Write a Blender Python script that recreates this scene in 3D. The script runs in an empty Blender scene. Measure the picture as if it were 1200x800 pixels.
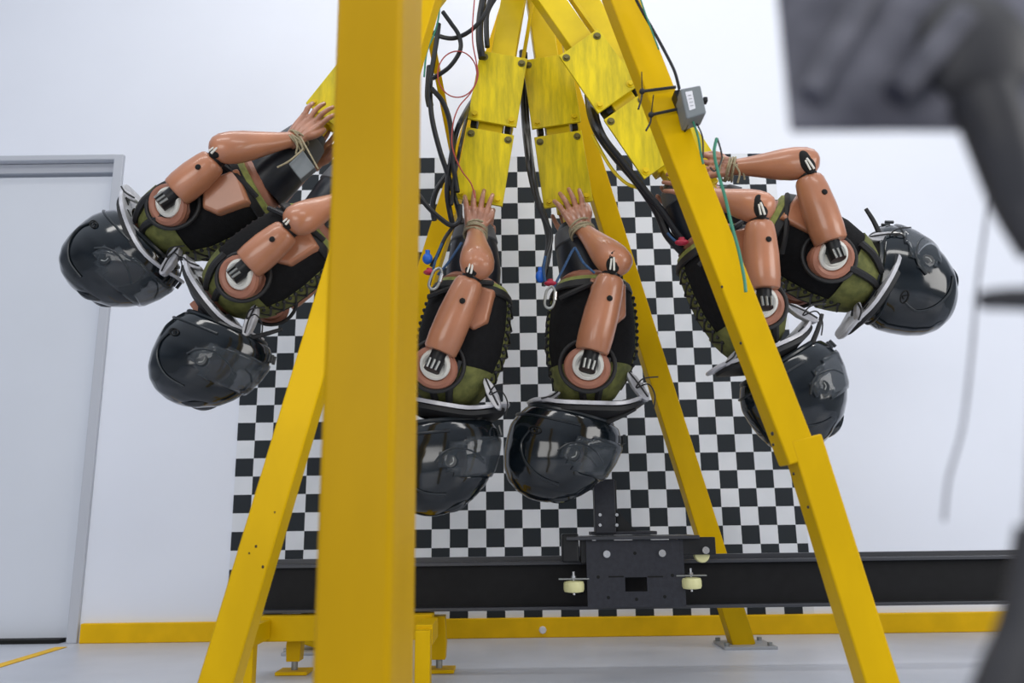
import bpy, bmesh, math, random
from mathutils import Vector, Matrix
random.seed(7)
C = bpy.context.scene.collection
SC = bpy.context.scene
PI = math.pi

# ------------------------------------------------------------ camera
F = 950.0
CAM = Vector((0, 0, 0.536))
RX, RZ = 0.21645, -0.01303
right = Vector((math.cos(RZ), 0, 0)); cz, sz, cx, sx = math.cos(RZ), math.sin(RZ), math.cos(-RX), math.sin(-RX)
# rows of world(x right, y down, z forward) -> camera
R0 = (cz, -sz*cx, sz*sx); R1 = (sz, cz*cx, -cz*sx); R2 = (0, sx, cx)
def w3(r): return Vector((r[0], r[2], -r[1]))
VR, VD, VF = w3(R0), w3(R1), w3(R2)
def at(px, py, Y):
    "world point where the sight line of a pixel meets the vertical plane y = Y"
    d = VR*((px-600)/F) + VD*((py-400)/F) + VF
    return CAM + d*(Y/d.y)
cam = bpy.data.cameras.new('camera'); cam.sensor_width = 36; cam.lens = F*36/1200
co = bpy.data.objects.new('camera', cam); C.objects.link(co)
m = Matrix((( VR.x, -VD.x, -VF.x), (VR.y, -VD.y, -VF.y), (VR.z, -VD.z, -VF.z))).to_4x4()
m.translation = CAM; co.matrix_world = m
cam.clip_start = 0.02
cam.dof.use_dof = True; cam.dof.focus_distance = 2.9; cam.dof.aperture_fstop = 3.0
SC.camera = co

# ------------------------------------------------------------ light and exposure
SC.view_settings.view_transform = 'Standard'; SC.view_settings.look = 'None'
SC.view_settings.exposure = 0.0; SC.view_settings.gamma = 1; SC.view_settings.use_curve_mapping = False
w = bpy.data.worlds.new('world'); SC.world = w; w.use_nodes = True
wn = w.node_tree; bg = wn.nodes['Background']; bg.inputs[1].default_value = 1.0
_tc = wn.nodes.new('ShaderNodeTexCoord'); _sx = wn.nodes.new('ShaderNodeSeparateXYZ'); _rp = wn.nodes.new('ShaderNodeValToRGB')
wn.links.new(_tc.outputs['Generated'], _sx.inputs[0]); wn.links.new(_sx.outputs['Z'], _rp.inputs[0]); wn.links.new(_rp.outputs[0], bg.inputs[0])
_e = _rp.color_ramp.elements; _e[0].position = 0.0; _e[0].color = (.30, .33, .38, 1); _e[1].position = .75; _e[1].color = (.62, .68, .78, 1)
_m = _e.new(.22); _m.color = (.15, .17, .21, 1)
def area(name, loc, rot, sx_, sy_, power, col=(1, .98, .95)):
    l = bpy.data.lights.new(name, 'AREA'); l.shape = 'RECTANGLE'; l.size = sx_; l.size_y = sy_; l.energy = power; l.color = col
    o = bpy.data.objects.new(name, l); C.objects.link(o); o.location = loc; o.rotation_euler = rot
    return o
area('ceiling_light', (-1.6, 0.4, 4.2), (math.radians(24), 0, math.radians(8)), 2.4, 0.5, 34)
area('ceiling_light', (1.6, -0.6, 4.2), (math.radians(30), 0, math.radians(-8)), 2.4, 0.5, 30)
area('ceiling_light', (0.6, 2.75, 4.3), (0, 0, 0), 5.0, 0.22, 42)
area('added_fill', (4.2, -0.4, 1.9), (math.radians(86), 0, math.radians(62)), 2.6, 2.0, 95)  # added off-frame source from the right, brightens the post's side face
area('added_fill', (-1.4, -3.0, 1.7), (math.radians(84), 0, math.radians(-16)), 3.0, 2.0, 82)  # added fill from behind the camera, evens out the lower part of the view

# ------------------------------------------------------------ materials
MATS = {}
def nodes(name):
    mt = bpy.data.materials.new(name); mt.use_nodes = True
    nt = mt.node_tree; return mt, nt, nt.nodes['Principled BSDF']
def mat(name, col, rough=.5, metal=0, noise=0, nscale=20, bump=0, bscale=80, coat=0, spec=.5, stretch=(1, 1, 1), col2=None, trans=0, alpha=1):
    if name in MATS: return MATS[name]
    mt, nt, b = nodes(name); N = nt.nodes; L = nt.links
    b.inputs['Base Color'].default_value = (*col, 1); b.inputs['Roughness'].default_value = rough
    b.inputs['Metallic'].default_value = metal; b.inputs['Coat Weight'].default_value = coat
    b.inputs['Coat Roughness'].default_value = .06
    b.inputs['Specular IOR Level'].default_value = spec
    b.inputs['Transmission Weight'].default_value = trans; b.inputs['Alpha'].default_value = alpha
    tc = N.new('ShaderNodeTexCoord'); mp = N.new('ShaderNodeMapping'); mp.inputs['Scale'].default_value = stretch
    L.new(tc.outputs['Object'], mp.inputs['Vector'])
    if noise or col2:
        n = N.new('ShaderNodeTexNoise'); n.inputs['Scale'].default_value = nscale; n.inputs['Detail'].default_value = 5
        L.new(mp.outputs[0], n.inputs['Vector'])
        r = N.new('ShaderNodeValToRGB'); r.color_ramp.elements[0].position = .35; r.color_ramp.elements[1].position = .68
        c2 = col2 or tuple(c*(1-noise) for c in col)
        r.color_ramp.elements[0].color = (*c2, 1); r.color_ramp.elements[1].color = (*col, 1)
        L.new(n.outputs['Fac'], r.inputs[0]); L.new(r.outputs[0], b.inputs['Base Color'])
    if bump:
        n2 = N.new('ShaderNodeTexNoise'); n2.inputs['Scale'].default_value = bscale; n2.inputs['Detail'].default_value = 4
        L.new(mp.outputs[0], n2.inputs['Vector'])
        bp = N.new('ShaderNodeBump'); bp.inputs['Strength'].default_value = bump; bp.inputs['Distance'].default_value = .004
        L.new(n2.outputs['Fac'], bp.inputs['Height']); L.new(bp.outputs[0], b.inputs['Normal'])
    MATS[name] = mt; return mt

M_WALL = mat('white_wall_paint', (.80, .83, .91), .75, noise=.03, nscale=1.5)
M_DOOR = mat('pale_grey_door', (.70, .73, .79), .6, noise=.03, nscale=2)
M_DFRAME = mat('grey_metal_frame', (.50, .52, .57), .5)
M_BASE = mat('yellow_baseboard_paint', (.86, .50, 0), .5, spec=.2, noise=.12, nscale=9)
M_YEL = mat('yellow_steel_paint', (.72, .44, 0), .42, spec=.12, noise=.22, nscale=4, stretch=(1, 1, .4), bump=.05, bscale=40)
M_YPOST = mat('ochre_steel_paint', (.50, .29, 0), .4, spec=.12, noise=.15, nscale=6, stretch=(1, 1, .3))
M_YARM = mat('lemon_steel_paint', (.80, .58, .004), .4, spec=.3, noise=.25, nscale=5, bump=.05)
M_BLACK = mat('black_steel', (.010, .011, .013), .42, spec=.3, noise=.3, nscale=30, bump=.08)
M_RAIL = mat('black_rail_paint', (.007, .007, .008), .5, noise=.3, nscale=25, spec=.2)
M_RAILF = mat('rail_flange_paint', (.035, .037, .045), .32)
M_CHAR = mat('charcoal_plate', (.028, .03, .04), .42, spec=.3, noise=.25, nscale=60, bump=.1, bscale=120)
M_CHROME = mat('bright_bolt_metal', (.62, .62, .62), .25, 1)
M_STEEL = mat('dull_steel', (.30, .31, .30), .4, .8)
M_CREAM = mat('cream_polyurethane', (.72, .70, .36), .45)
M_SKIN = mat('tan_vinyl_skin', (.48, .20, .105), .33, noise=.22, nscale=7, coat=.25, bump=.04, bscale=60)
M_SKIN2 = mat('pink_foam_flesh', (.38, .155, .095), .5, noise=.2, nscale=10)
M_HAND = mat('brown_hand_vinyl', (.47, .215, .135), .32, noise=.3, nscale=25, coat=.2)
M_VEST = mat('black_cloth', (.009, .009, .010), .9, spec=.2, noise=.3, nscale=60, bump=.4, bscale=160)
M_GREEN = mat('olive_cloth', (.17, .175, .045), .8, col2=(.08, .09, .022), nscale=30, bump=.3, bscale=150)
M_LIME = mat('lime_trim_cloth', (.30, .33, .08), .7, noise=.3, nscale=60)
M_LACE = mat('black_lace', (.01, .01, .011), .6)
M_RUB = mat('black_rubber', (.006, .007, .010), .38, spec=.4)
M_LEATH = mat('black_leather', (.012, .015, .022), .38, spec=.35, noise=.4, nscale=12, bump=.2, bscale=20)
M_BAND = mat('dark_grey_webbing', (.075, .078, .085), .6)
M_WHITEP = mat('white_joint_plastic', (.70, .69, .63), .35)
M_BRACE = mat('pale_brace_plastic', (.62, .62, .66), .3, noise=.4, nscale=18, coat=.3)
M_ROPE = mat('tan_twine', (.42, .36, .23), .8, noise=.4, nscale=200)
M_BLUE = mat('blue_rope', (.03, .10, .24), .7, noise=.6, nscale=220)
M_BLUEB = mat('bright_blue_plastic', (.01, .12, .55), .4)
M_RED = mat('red_plastic', (.42, .02, .05), .4)
M_REDW = mat('red_wire_insulation', (.38, .05, .045), .5)
M_GRNW = mat('green_wire_insulation', (.02, .20, .12), .45)
M_GREY = mat('grey_enclosure', (.16, .18, .19), .5)
M_LABEL = mat('white_sticker', (.70, .70, .74), .6)
M_HELM = mat('black_helmet_lacquer', (.006, .010, .014), .12, coat=.35, spec=.45, noise=.5, nscale=12)
M_HTRIM = mat('helmet_edge_trim', (.012, .016, .02), .3)
M_HPAD = mat('helmet_lining', (.008, .008, .009), .9)
M_FACE = mat('dark_face_vinyl', (.16, .07, .045), .6)
M_RIG = mat('dark_grey_rig', (.022, .022, .036), .6, col2=(.13, .13, .16), nscale=30)
M_RIG2 = mat('black_rig', (.012, .012, .016), .6, col2=(.03, .03, .035), nscale=20)
M_HOLE = mat('black_hole', (.004, .004, .004), .9)
M_OBOLT = mat('olive_bolt', (.13, .11, .02), .5)
M_FOOT = mat('grey_foot_plate', (.36, .37, .39), .45, .3)

def mat_visor():
    mt, nt, b = nodes('smoked_visor'); 
    b.inputs['Base Color'].default_value = (.75, .8, .85, 1); b.inputs['Roughness'].default_value = .03
    b.inputs['Alpha'].default_value = .5; b.inputs['Base Color'].default_value = (.05, .06, .07, 1)
    return mt
M_VISOR = mat_visor()

def mat_plate():      # lemon paint with long olive scuffs running down the plate
    mt, nt, b = nodes('scuffed_lemon_plate'); N = nt.nodes; L = nt.links
    tc = N.new('ShaderNodeTexCoord'); mp = N.new('ShaderNodeMapping'); mp.inputs['Scale'].default_value = (5, 5, .9)
    L.new(tc.outputs['Generated'], mp.inputs['Vector'])
    n = N.new('ShaderNodeTexNoise'); n.inputs['Scale'].default_value = 1.6; n.inputs['Detail'].default_value = 8; n.inputs['Roughness'].default_value = .65
    L.new(mp.outputs[0], n.inputs['Vector'])
    r = N.new('ShaderNodeValToRGB'); e = r.color_ramp.elements
    e[0].position = .30; e[0].color = (.42, .34, .008, 1); e[1].position = .62; e[1].color = (.80, .62, .004, 1)
    L.new(n.outputs['Fac'], r.inputs[0]); L.new(r.outputs[0], b.inputs['Base Color'])
    b.inputs['Roughness'].default_value = .4; b.inputs['Specular IOR Level'].default_value = .3
    return mt
M_PLATE = mat_plate()

TILE = 4/45.794
X0, Z0 = -0.3973, 0.536+1.8819
def mat_checker():
    mt, nt, b = nodes('printed_checkers'); N = nt.nodes; L = nt.links
    tc = N.new('ShaderNodeTexCoord'); mp = N.new('ShaderNodeMapping')
    mp.inputs['Scale'].default_value = (1/TILE, 0, 1/TILE); mp.inputs['Location'].default_value = (0.0005, .5, 0.0005)
    L.new(tc.outputs['Object'], mp.inputs['Vector'])
    n = N.new('ShaderNodeTexNoise'); n.inputs['Scale'].default_value = 2.2; n.inputs['Detail'].default_value = 6
    L.new(tc.outputs['Object'], n.inputs['Vector'])
    rw = N.new('ShaderNodeValToRGB'); rw.color_ramp.elements[0].color = (.60, .63, .67, 1); rw.color_ramp.elements[1].color = (.76, .78, .82, 1)
    rw.color_ramp.elements[0].position = .3; rw.color_ramp.elements[1].position = .6
    rb = N.new('ShaderNodeValToRGB'); rb.color_ramp.elements[0].color = (.018, .022, .026, 1); rb.color_ramp.elements[1].color = (.032, .038, .045, 1)
    L.new(n.outputs['Fac'], rw.inputs[0]); L.new(n.outputs['Fac'], rb.inputs[0])
    c = N.new('ShaderNodeTexChecker'); c.inputs['Scale'].default_value = 1
    L.new(mp.outputs[0], c.inputs['Vector']); L.new(rw.outputs[0], c.inputs['Color1']); L.new(rb.outputs[0], c.inputs['Color2'])
    L.new(c.outputs['Color'], b.inputs['Base Color']); b.inputs['Roughness'].default_value = .6; b.inputs['Specular IOR Level'].default_value = .15
    return mt
M_CHECK = mat_checker()

def mat_floor():
    mt, nt, b = nodes('painted_concrete_floor'); N = nt.nodes; L = nt.links
    tc = N.new('ShaderNodeTexCoord')
    n = N.new('ShaderNodeTexNoise'); n.inputs['Scale'].default_value = 1.3; n.inputs['Detail'].default_value = 7
    L.new(tc.outputs['Object'], n.inputs['Vector'])
    r = N.new('ShaderNodeValToRGB'); e = r.color_ramp.elements
    e[0].position = .3; e[0].color = (.40, .42, .47, 1); e[1].position = .7; e[1].color = (.60, .62, .68, 1)
    L.new(n.outputs['Fac'], r.inputs[0]); L.new(r.outputs[0], b.inputs['Base Color']); b.inputs['Roughness'].default_value = .35
    return mt
M_FLOOR = mat_floor()

# ------------------------------------------------------------ helpers
def obj(name, bm, mt, parent=None, smooth=True, bevel=0, mods=None):
    "links a bmesh built in world coordinates as ONE mesh object, child of parent"
    bmesh.ops.recalc_face_normals(bm, faces=bm.faces)
    org = Vector((0, 0, 0)); p = parent
    while p is not None: org += p.location; p = p.parent
    if parent is None:
        vs = [v.co for v in bm.verts]
        c = sum(vs, Vector())/len(vs); c.z = min(v.z for v in vs)
        loc = c
    else: loc = Vector((0, 0, 0))
    bmesh.ops.translate(bm, verts=bm.verts, vec=-(org+loc))
    me = bpy.data.meshes.new(name); bm.to_mesh(me); bm.free()
    if smooth:
        for pl in me.polygons: pl.use_smooth = True
        me.set_sharp_from_angle(angle=math.radians(38))
    o = bpy.data.objects.new(name, me); C.objects.link(o); me.materials.append(mt)
    o.location = loc
    if parent is not None: o.parent = parent
    if bevel:
        bv = o.modifiers.new('bevel', 'BEVEL'); bv.width = bevel; bv.segments = 2; bv.limit_method = 'ANGLE'
    return o
def thing(name, loc, label, cat, group=None):
    o = bpy.data.objects.new(name, None); C.objects.link(o); o.location = loc; o.empty_display_size = .05
    tag(o, label, cat, group); return o
def tag(o, label, cat, group=None):
    o['label'] = label; o['category'] = cat
    if group: o['group'] = group
    return o
def struct(o): o['kind'] = 'structure'; return o
def B(): return bmesh.new()
def box(bm, c, s, M=None):
    r = bmesh.ops.create_cube(bm, size=1)['verts']
    for v in r:
        p = Vector((v.co.x*s[0], v.co.y*s[1], v.co.z*s[2]))
        v.co = (M @ p if M else p) + Vector(c)
    return bm
def frame(z, yhint=Vector((0, 1, 0))):
    z = Vector(z).normalized(); x = yhint.cross(z)
    if x.length < 1e-5: x = Vector((1, 0, 0)).cross(z)
    x.normalize(); y = z.cross(x)
    return Matrix((x, y, z)).transposed()
def beam(bm, a, b, wd, dp, yh=Vector((0, 1, 0))):
    a, b = Vector(a), Vector(b); return box(bm, (a+b)/2, (wd, dp, (b-a).length), frame(b-a, yh))
def cyl(bm, a, b, r1, r2=None, n=20, cap=True):
    a, b = Vector(a), Vector(b); r2 = r1 if r2 is None else r2
    M = frame(b-a); A = []; Bq = []
    for i in range(n):
        t = 2*PI*i/n; d = M @ Vector((math.cos(t), math.sin(t), 0))
        A.append(bm.verts.new(a+d*r1)); Bq.append(bm.verts.new(b+d*r2))
    for i in range(n):
        j = (i+1) % n; bm.faces.new((A[i], A[j], Bq[j], Bq[i]))
    if cap: bm.faces.new(A[::-1]); bm.faces.new(Bq)
    return bm
def ell(bm, c, r, M=None, n=16):
    vs = bmesh.ops.create_uvsphere(bm, u_segments=n, v_segments=max(8, n*2//3), radius=1)['verts']
    for v in vs:
        p = Vector((v.co.x*r[0], v.co.y*r[1], v.co.z*r[2])); v.co = (M @ p if M else p)+Vector(c)
    return bm
def rings(bm, R, cap=True, closed=False):
    V = [[bm.verts.new(p) for p in r] for r in R]
    n = len(V[0]); seq = list(zip(V, V[1:]))
    if closed: seq.append((V[-1], V[0]))
    for a, b in seq:
        for i in range(n):
            j = (i+1) % n; bm.faces.new((a[i], a[j], b[j], b[i]))
    if cap and not closed: bm.faces.new(V[0][::-1]); bm.faces.new(V[-1])
    return bm
def spline(P, k=6, closed=False):
    P = [Vector(p) for p in P]; n = len(P); out = []
    if n < 3: return P
    for i in range(n if closed else n-1):
        if closed: a, b, c, d = P[i-1], P[i], P[(i+1) % n], P[(i+2) % n]
        else: a, b, c, d = P[max(i-1, 0)], P[i], P[i+1], P[min(i+2, n-1)]
        for j in range(k):
            t = j/k
            out.append(.5*((2*b)+(c-a)*t+(2*a-5*b+4*c-d)*t*t+(3*b-a-3*c+d)*t**3))
    if not closed: out.append(P[-1])
    return out
def tube(bm, P, r, n=8, closed=False, k=6, rr=None, smooth=True):
    Q = spline(P, k, closed) if smooth else [Vector(p) for p in P]
    m_ = len(Q); R = []; prev = None
    for i, q in enumerate(Q):
        if closed: t = Q[(i+1) % m_]-Q[i-1]
        else: t = Q[min(i+1, m_-1)]-Q[max(i-1, 0)]
        if t.length < 1e-9: t = Vector((0, 0, 1))
        t.normalize()
        if prev is None:
            prev = Vector((0, 1, 0)) if abs(t.y) < .9 else Vector((1, 0, 0))
        x = prev-t*prev.dot(t); x.normalize(); prev = x; y = t.cross(x)
        rad = r if rr is None else rr(i/(m_-1))
        R.append([q+(x*math.cos(2*PI*a/n)+y*math.sin(2*PI*a/n))*rad for a in range(n)])
    return rings(bm, R, closed=closed)
def torus(bm, c, axis, R_, r_, n=28, sx_=1, sy_=1):
    M = frame(axis); P = [Vector(c)+M @ Vector((R_*sx_*math.cos(2*PI*i/n), R_*sy_*math.sin(2*PI*i/n), 0)) for i in range(n)]
    return tube(bm, P, r_, 8, closed=True, smooth=False)
def remesh(o, v, sm=6):
    r = o.modifiers.new('remesh', 'REMESH'); r.mode = 'VOXEL'; r.voxel_size = v; r.use_smooth_shade = True
    s = o.modifiers.new('smooth', 'SMOOTH'); s.iterations = sm; s.factor = .6
    return o

# ------------------------------------------------------------ setting
floor = struct(obj('floor', box(B(), (0, 1.0, -.05), (9, 9, .1)), M_FLOOR, smooth=False))
# back wall in pieces around the door opening
dL, dR, dT = -3.6, -2.075, 2.432
struct(obj('wall_back', box(box(B(), ((dR+4.5)/2, 4.05, 2.2), (4.5-dR, .1, 4.4)), ((dR-4.5)/2, 4.05, (dT+4.4)/2), (dR+4.5, .1, 4.4-dT)), M_WALL, smooth=False))
bm = box(B(), (-3.25, 4.075, 1.18), (2.30, .05, 2.36))
door = struct(obj('door_1', bm, M_DOOR, smooth=False))
fr = box(B(), (dR+.004, 4.005, dT/2+.012), (.05, .05, dT+.024)); box(fr, (-3.2, 4.003, dT+.010), (2.22, .046, .03))
struct(obj('trim_1', fr, M_DFRAME, smooth=False, bevel=.004))
struct(obj('trim_2', box(B(), (-3.2, 4.06, dT-.03), (2.2, .06, .05)), M_DFRAME, smooth=False))
struct(obj('door_gap_shade', box(B(), (-3.25, 4.03, .009), (2.24, .1, .018)), M_HOLE, smooth=False))  # black strip standing in for the shade in the gap under the door
bm = box(B(), ((-2.03+2.9)/2, 3.985, .044), (4.93, .03, .088))
bb = struct(obj('baseboard_back', bm, M_BASE, smooth=False, bevel=.004))
# painted floor line
a, b_ = Vector((-2.05, 3.86, .002)), Vector((-2.02, 3.02, .002))
bm = B(); beam(bm, a, b_, .05, .002, Vector((0, 0, 1))); 
ln = struct(obj('trim_4', bm, M_BASE, smooth=False))

# checkered sheet
bm = B()
c0, c1, r1 = -11, 20.6, 26.7
vs = [(X0+c0*TILE, Z0-r1*TILE), (X0+c1*TILE, Z0-r1*TILE), (X0+c1*TILE, Z0), (X0+c0*TILE, Z0)]
box(bm, (X0+(c0+c1)/2*TILE, 3.996, Z0-r1/2*TILE), ((c1-c0)*TILE, .006, r1*TILE))
bmesh.ops.translate(bm, verts=bm.verts, vec=(-X0, 0, -Z0))
me = bpy.data.meshes.new('checkered_sheet'); bm.to_mesh(me); bm.free(); me.materials.append(M_CHECK)
chk = bpy.data.objects.new('checkered_sheet', me); C.objects.link(chk); chk.location = (X0, 0, Z0)
tag(chk, 'black and white checkered sheet covering the middle of the white back wall', 'wall poster')

# ------------------------------------------------------------ A-frame
frame_root = thing('support_frame', (at(873, 757, 3.6).x-.6, 2.8, 0), 'tall yellow steel A-frame with four slanting legs carrying the pendulum arms', 'steel frame')
def frame_leg(pieces, Y, wd, dp, foot=None, Y2=None, marks=()):
    "pieces: (bottom px, top px) centre lines of the front face; the leg is one mesh"
    y2 = Y if Y2 is None else Y2; bm = B()
    for i, (p, q) in enumerate(pieces):
        off = -.001*i
        beam(bm, at(*p, Y)+Vector((0, dp/2+off, 0)), at(*q, y2)+Vector((0, dp/2+off, 0)), wd, dp)
    lg = obj('leg', bm, M_YEL, frame_root, bevel=.004)
    if foot:
        base = at(*pieces[0][0], Y)
        bm = B(); box(bm, (base.x+.01, Y+.04, .006), (.22, .2, .012)); obj('foot_plate', bm, M_FOOT, lg, smooth=False, bevel=.002)
        for dx in (-.085, .095):
            for dy in (-.035, .115):
                bm = B(); cyl(bm, (base.x+dx, Y+dy, .012), (base.x+dx, Y+dy, .026), .011, n=6); obj('bolt', bm, M_STEEL, lg)
    for (x, y, r) in marks:
        bm = B(); ell(bm, at(x, y, Y), (r, .0015, r*1.3), n=8); obj('paint_chip', bm, M_BLACK, lg)
frame_leg([((943, 539), (690.5, -110)), ((1066, 900), (945, 512))], 1.98, .078, .08,
          marks=[(905, 508, .004), (906, 521, .003), (947, 594, .003), (930, 555, .003), (846, 336, .003), (868, 402, .003)])
frame_leg([((228, 880), (510, -60))], 2.0, .082, .08,
          marks=[(300, 640, .0028), (322, 600, .002), (308, 664, .003), (292, 648, .002)])
frame_leg([((873, 757), (622, -40))], 3.6, .095, .09, foot=1, Y2=3.3,
          marks=[(846, 700, .004), (806, 590, .004), (783, 520, .003), (771, 460, .003)])
frame_leg([((362, 757), (612, -40))], 3.6, .095, .09, foot=1, Y2=3.55)
bm = B(); beam(bm, at(500, 20, 3.0), at(532, 185, 3.4), .03, .03); obj('brace_bar', bm, M_YEL, frame_root, bevel=.003)

# thick foreground post
t = thing('steel_post', at(425, 800, 1.05), 'thick blurred yellow upright post nearest the camera', 'post')
bm = B(); M = Matrix.Rotation(math.radians(-11), 3, 'Z')
c = at(437, 400, 1.09); box(bm, (c.x, c.y, .85), (.101, .101, 1.9), M)
obj('box_section', bm, M_YPOST, t, bevel=.008)

# ------------------------------------------------------------ rail, trestle, carriage
YR = 3.05
RL, RRt = at(306, 690, YR), at(1300, 690, YR)
ztop = at(700, 657, YR).z; zbot = at(700, 714, YR).z
t = thing('guide_rail', (RL.x, YR, zbot), 'long black steel rail running across in front of the yellow skirting', 'rail')
bm = B(); box(bm, ((RL.x+2.6)/2, YR+.05, (ztop+zbot)/2), (2.6-RL.x, .012, ztop-zbot)); obj('web', bm, M_RAIL, t, smooth=False)
for z in (ztop-.006, zbot+.006):
    bm = B(); box(bm, ((RL.x+2.6)/2, YR+.05, z), (2.6-RL.x, .10, .012)); obj('flange', bm, M_RAILF, t, smooth=False, bevel=.002)
bm = B(); box(bm, ((RL.x+2.6)/2, YR+.085, ztop+.008), (2.6-RL.x, .03, .016)); obj('track_strip', bm, M_RAILF, t, smooth=False)

t = thing('rail_trestle', (at(420, 740, YR).x, YR, 0), 'low yellow steel trestle with flat feet carrying the left end of the rail', 'trestle')
zt = zbot-.002; xL, xR = at(290, 730, YR).x, at(508, 730, YR).x
bm = B(); box(bm, ((xL+xR)/2, YR, zt-.045), (xR-xL, .09, .085)); obj('crossbeam', bm, M_YEL, t, smooth=False, bevel=.003)
for px in (341, 513):
    x = at(px, 760, YR+.03).x
    bm = B(); R_ = []
    for (hw, z) in ((.022, zt-.02 if px > 400 else zt-.085), (.027, .1), (.024, .045)):
        R_.append([Vector((x+a*hw, YR+.09+b*.03, z)) for a, b in ((-1, -1), (1, -1), (1, 1), (-1, 1))])
    rings(bm, R_); obj('leg', bm, M_YEL, t, smooth=False, bevel=.002)
    bm = B(); cyl(bm, (x, YR+.09, .045), (x, YR+.09, .012), .012, n=12); obj('adjuster', bm, M_STEEL, t)
    bm = B(); box(bm, (x, YR+.09, .007), (.115, .1, .012)); obj('foot_plate', bm, M_YEL, t, smooth=False, bevel=.002)
x = at(495, 750, 2.75).x
bm = B(); box(bm, (x, 2.78, zt/2-.01), (.05, .06, zt-.03)); obj('front_leg', bm, M_YEL, t, smooth=False, bevel=.004)
x2 = at(288, 770, 2.8).x
bm = B(); box(bm, (x2, 2.85, zt/2-.03), (.03, .05, zt-.05)); obj('front_leg', bm, M_YEL, t, smooth=False, bevel=.004)
for (xx, ww) in ((at(500, 730, 2.88).x, .056), (x2, .036)):
    bm = B(); box(bm, (xx, 2.90, zt-.045), (ww, .2, .065)); obj('side_arm', bm, M_YEL, t, smooth=False, bevel=.003)

YC = 2.93
def P(px, py, y=YC): return at(px, py, y)
t = thing('rail_carriage', P(745, 712), 'dark charcoal metal carriage with cream rollers riding on the black rail', 'carriage')
def pbox(name, x0, y0, x1, y1, yf, dp, mt, parent, bev=.002):
    a, b = at(x0, y1, yf), at(x1, y0, yf); bm = B()
    box(bm, ((a.x+b.x)/2, yf+dp/2, (a.z+b.z)/2), (abs(b.x-a.x), dp, abs(b.z-a.z)), Matrix.Rotation(0, 3, 'Y'))
    return obj(name, bm, mt, parent, smooth=False, bevel=bev)
# front plate with the square window cut out (built from four strips round the hole)
a, b = P(689, 712), P(800, 632); h0, h1 = P(733, 693), P(758, 676)
bm = B()
xs = [a.x, h0.x, h1.x, b.x]; zs = [a.z, h0.z, h1.z, b.z]
for i in range(3):
    for j in range(3):
        if (i, j) == (1, 1): continue
        box(bm, ((xs[i]+xs[i+1])/2, YC+.005, (zs[j]+zs[j+1])/2), (xs[i+1]-xs[i], .01, zs[j+1]-zs[j]))
bmesh.ops.remove_doubles(bm, verts=bm.verts, dist=.0002)
fp = obj('front_plate', bm, M_CHAR, t, smooth=False)
pbox('top_plate', 664, 627, 820, 633, 2.90, .2, M_RAILF, t)
pbox('base_pad', 693, 622, 770, 627, 2.96, .1, M_CHAR, t)
pbox('left_bracket', 659, 625, 678, 659, 2.93, .06, M_BLACK, t, .006)
pbox('left_inner_bracket', 681, 632, 694, 660, 2.94, .05, M_BLACK, t)
pbox('roller_block', 796, 629, 838, 650, 2.93, .04, M_BLACK, t)
up = pbox('upright_tube', 698, 561, 720, 625, 2.95, .06, M_CHAR, t, .003)
up2 = pbox('upright_backing', 708, 563, 722, 625, 3.0, .05, M_BLACK, t, .003)
bm = B(); q = [P(722, 597, 3.0), P(722, 624, 3.0), P(748, 624, 3.0), P(741, 617, 3.0)]
rings(bm, [[p for p in q], [p+Vector((0, .012, 0)) for p in q]]); obj('gusset', bm, M_BLACK, t, smooth=False)
for (x, y) in ((703, 603), (703, 615), (722.5, 603), (722.5, 615)):
    p = at(x, y, 2.945); bm = B(); cyl(bm, p+Vector((0, .01, 0)), p-Vector((0, .01, 0)), .006, n=6); obj('bolt', bm, M_CHROME, t)
for (x, y) in ((711, 649), (776, 648), (827, 644.5)):
    p = at(x, y, 2.925); bm = B(); cyl(bm, p+Vector((0, .01, 0)), p-Vector((0, .004, 0)), .0125, n=20); cyl(bm, p, p-Vector((0, .009, 0)), .006, n=6); obj('bolt', bm, M_CHROME, t)
for (x, y, r) in ((744, 648, .006), (701, 676, .006), (788, 674, .006), (713, 700, .006), (746, 702, .006), (779, 699, .006)):
    p = at(x, y, 2.93); bm = B(); cyl(bm, p+Vector((0, .004, 0)), p-Vector((0, .0006, 0)), r, n=14); obj('bolt_hole', bm, M_HOLE, t)
for (x0, x1) in ((713, 731), (759, 777)):
    pbox('slot', x0, 674.5, x1, 676.5, 2.929, .003, M_HOLE, t, 0)
for (cxp, cyp) in ((672.5, 687), (810, 683)):
    c = at(cxp, cyp, 2.94); bm = B()
    rr = [(.020, -.020), (.033, -.017), (.036, -.009), (.036, .009), (.033, .017), (.020, .020)]
    rings(bm, [[c+Vector((r*math.cos(2*PI*i/28), r*math.sin(2*PI*i/28), z)) for i in range(28)] for r, z in rr])
    wh = obj('side_roller', bm, M_CREAM, t)
    bm = B(); cyl(bm, c+Vector((0, 0, -.028)), c+Vector((0, 0, .05)), .005, n=10); cyl(bm, c+Vector((0, 0, .026)), c+Vector((0, 0, .036)), .010, n=6)
    obj('axle', bm, M_CHROME, wh)
    s = -1 if cxp < 700 else 1
    bm = B(); box(bm, c+Vector((-s*.0, .0, .026)), (.105, .03, .004)); obj('roller_bracket', bm, M_STEEL, t, smooth=False)
c = at(823, 650, 2.955); bm = B()
for q in (Vector((0, 0, 0)),):
    cyl(bm, c, c+Vector((0, .03, 0)), .027, n=28)
obj('top_roller', bm, M_CREAM, t, bevel=.004)

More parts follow.
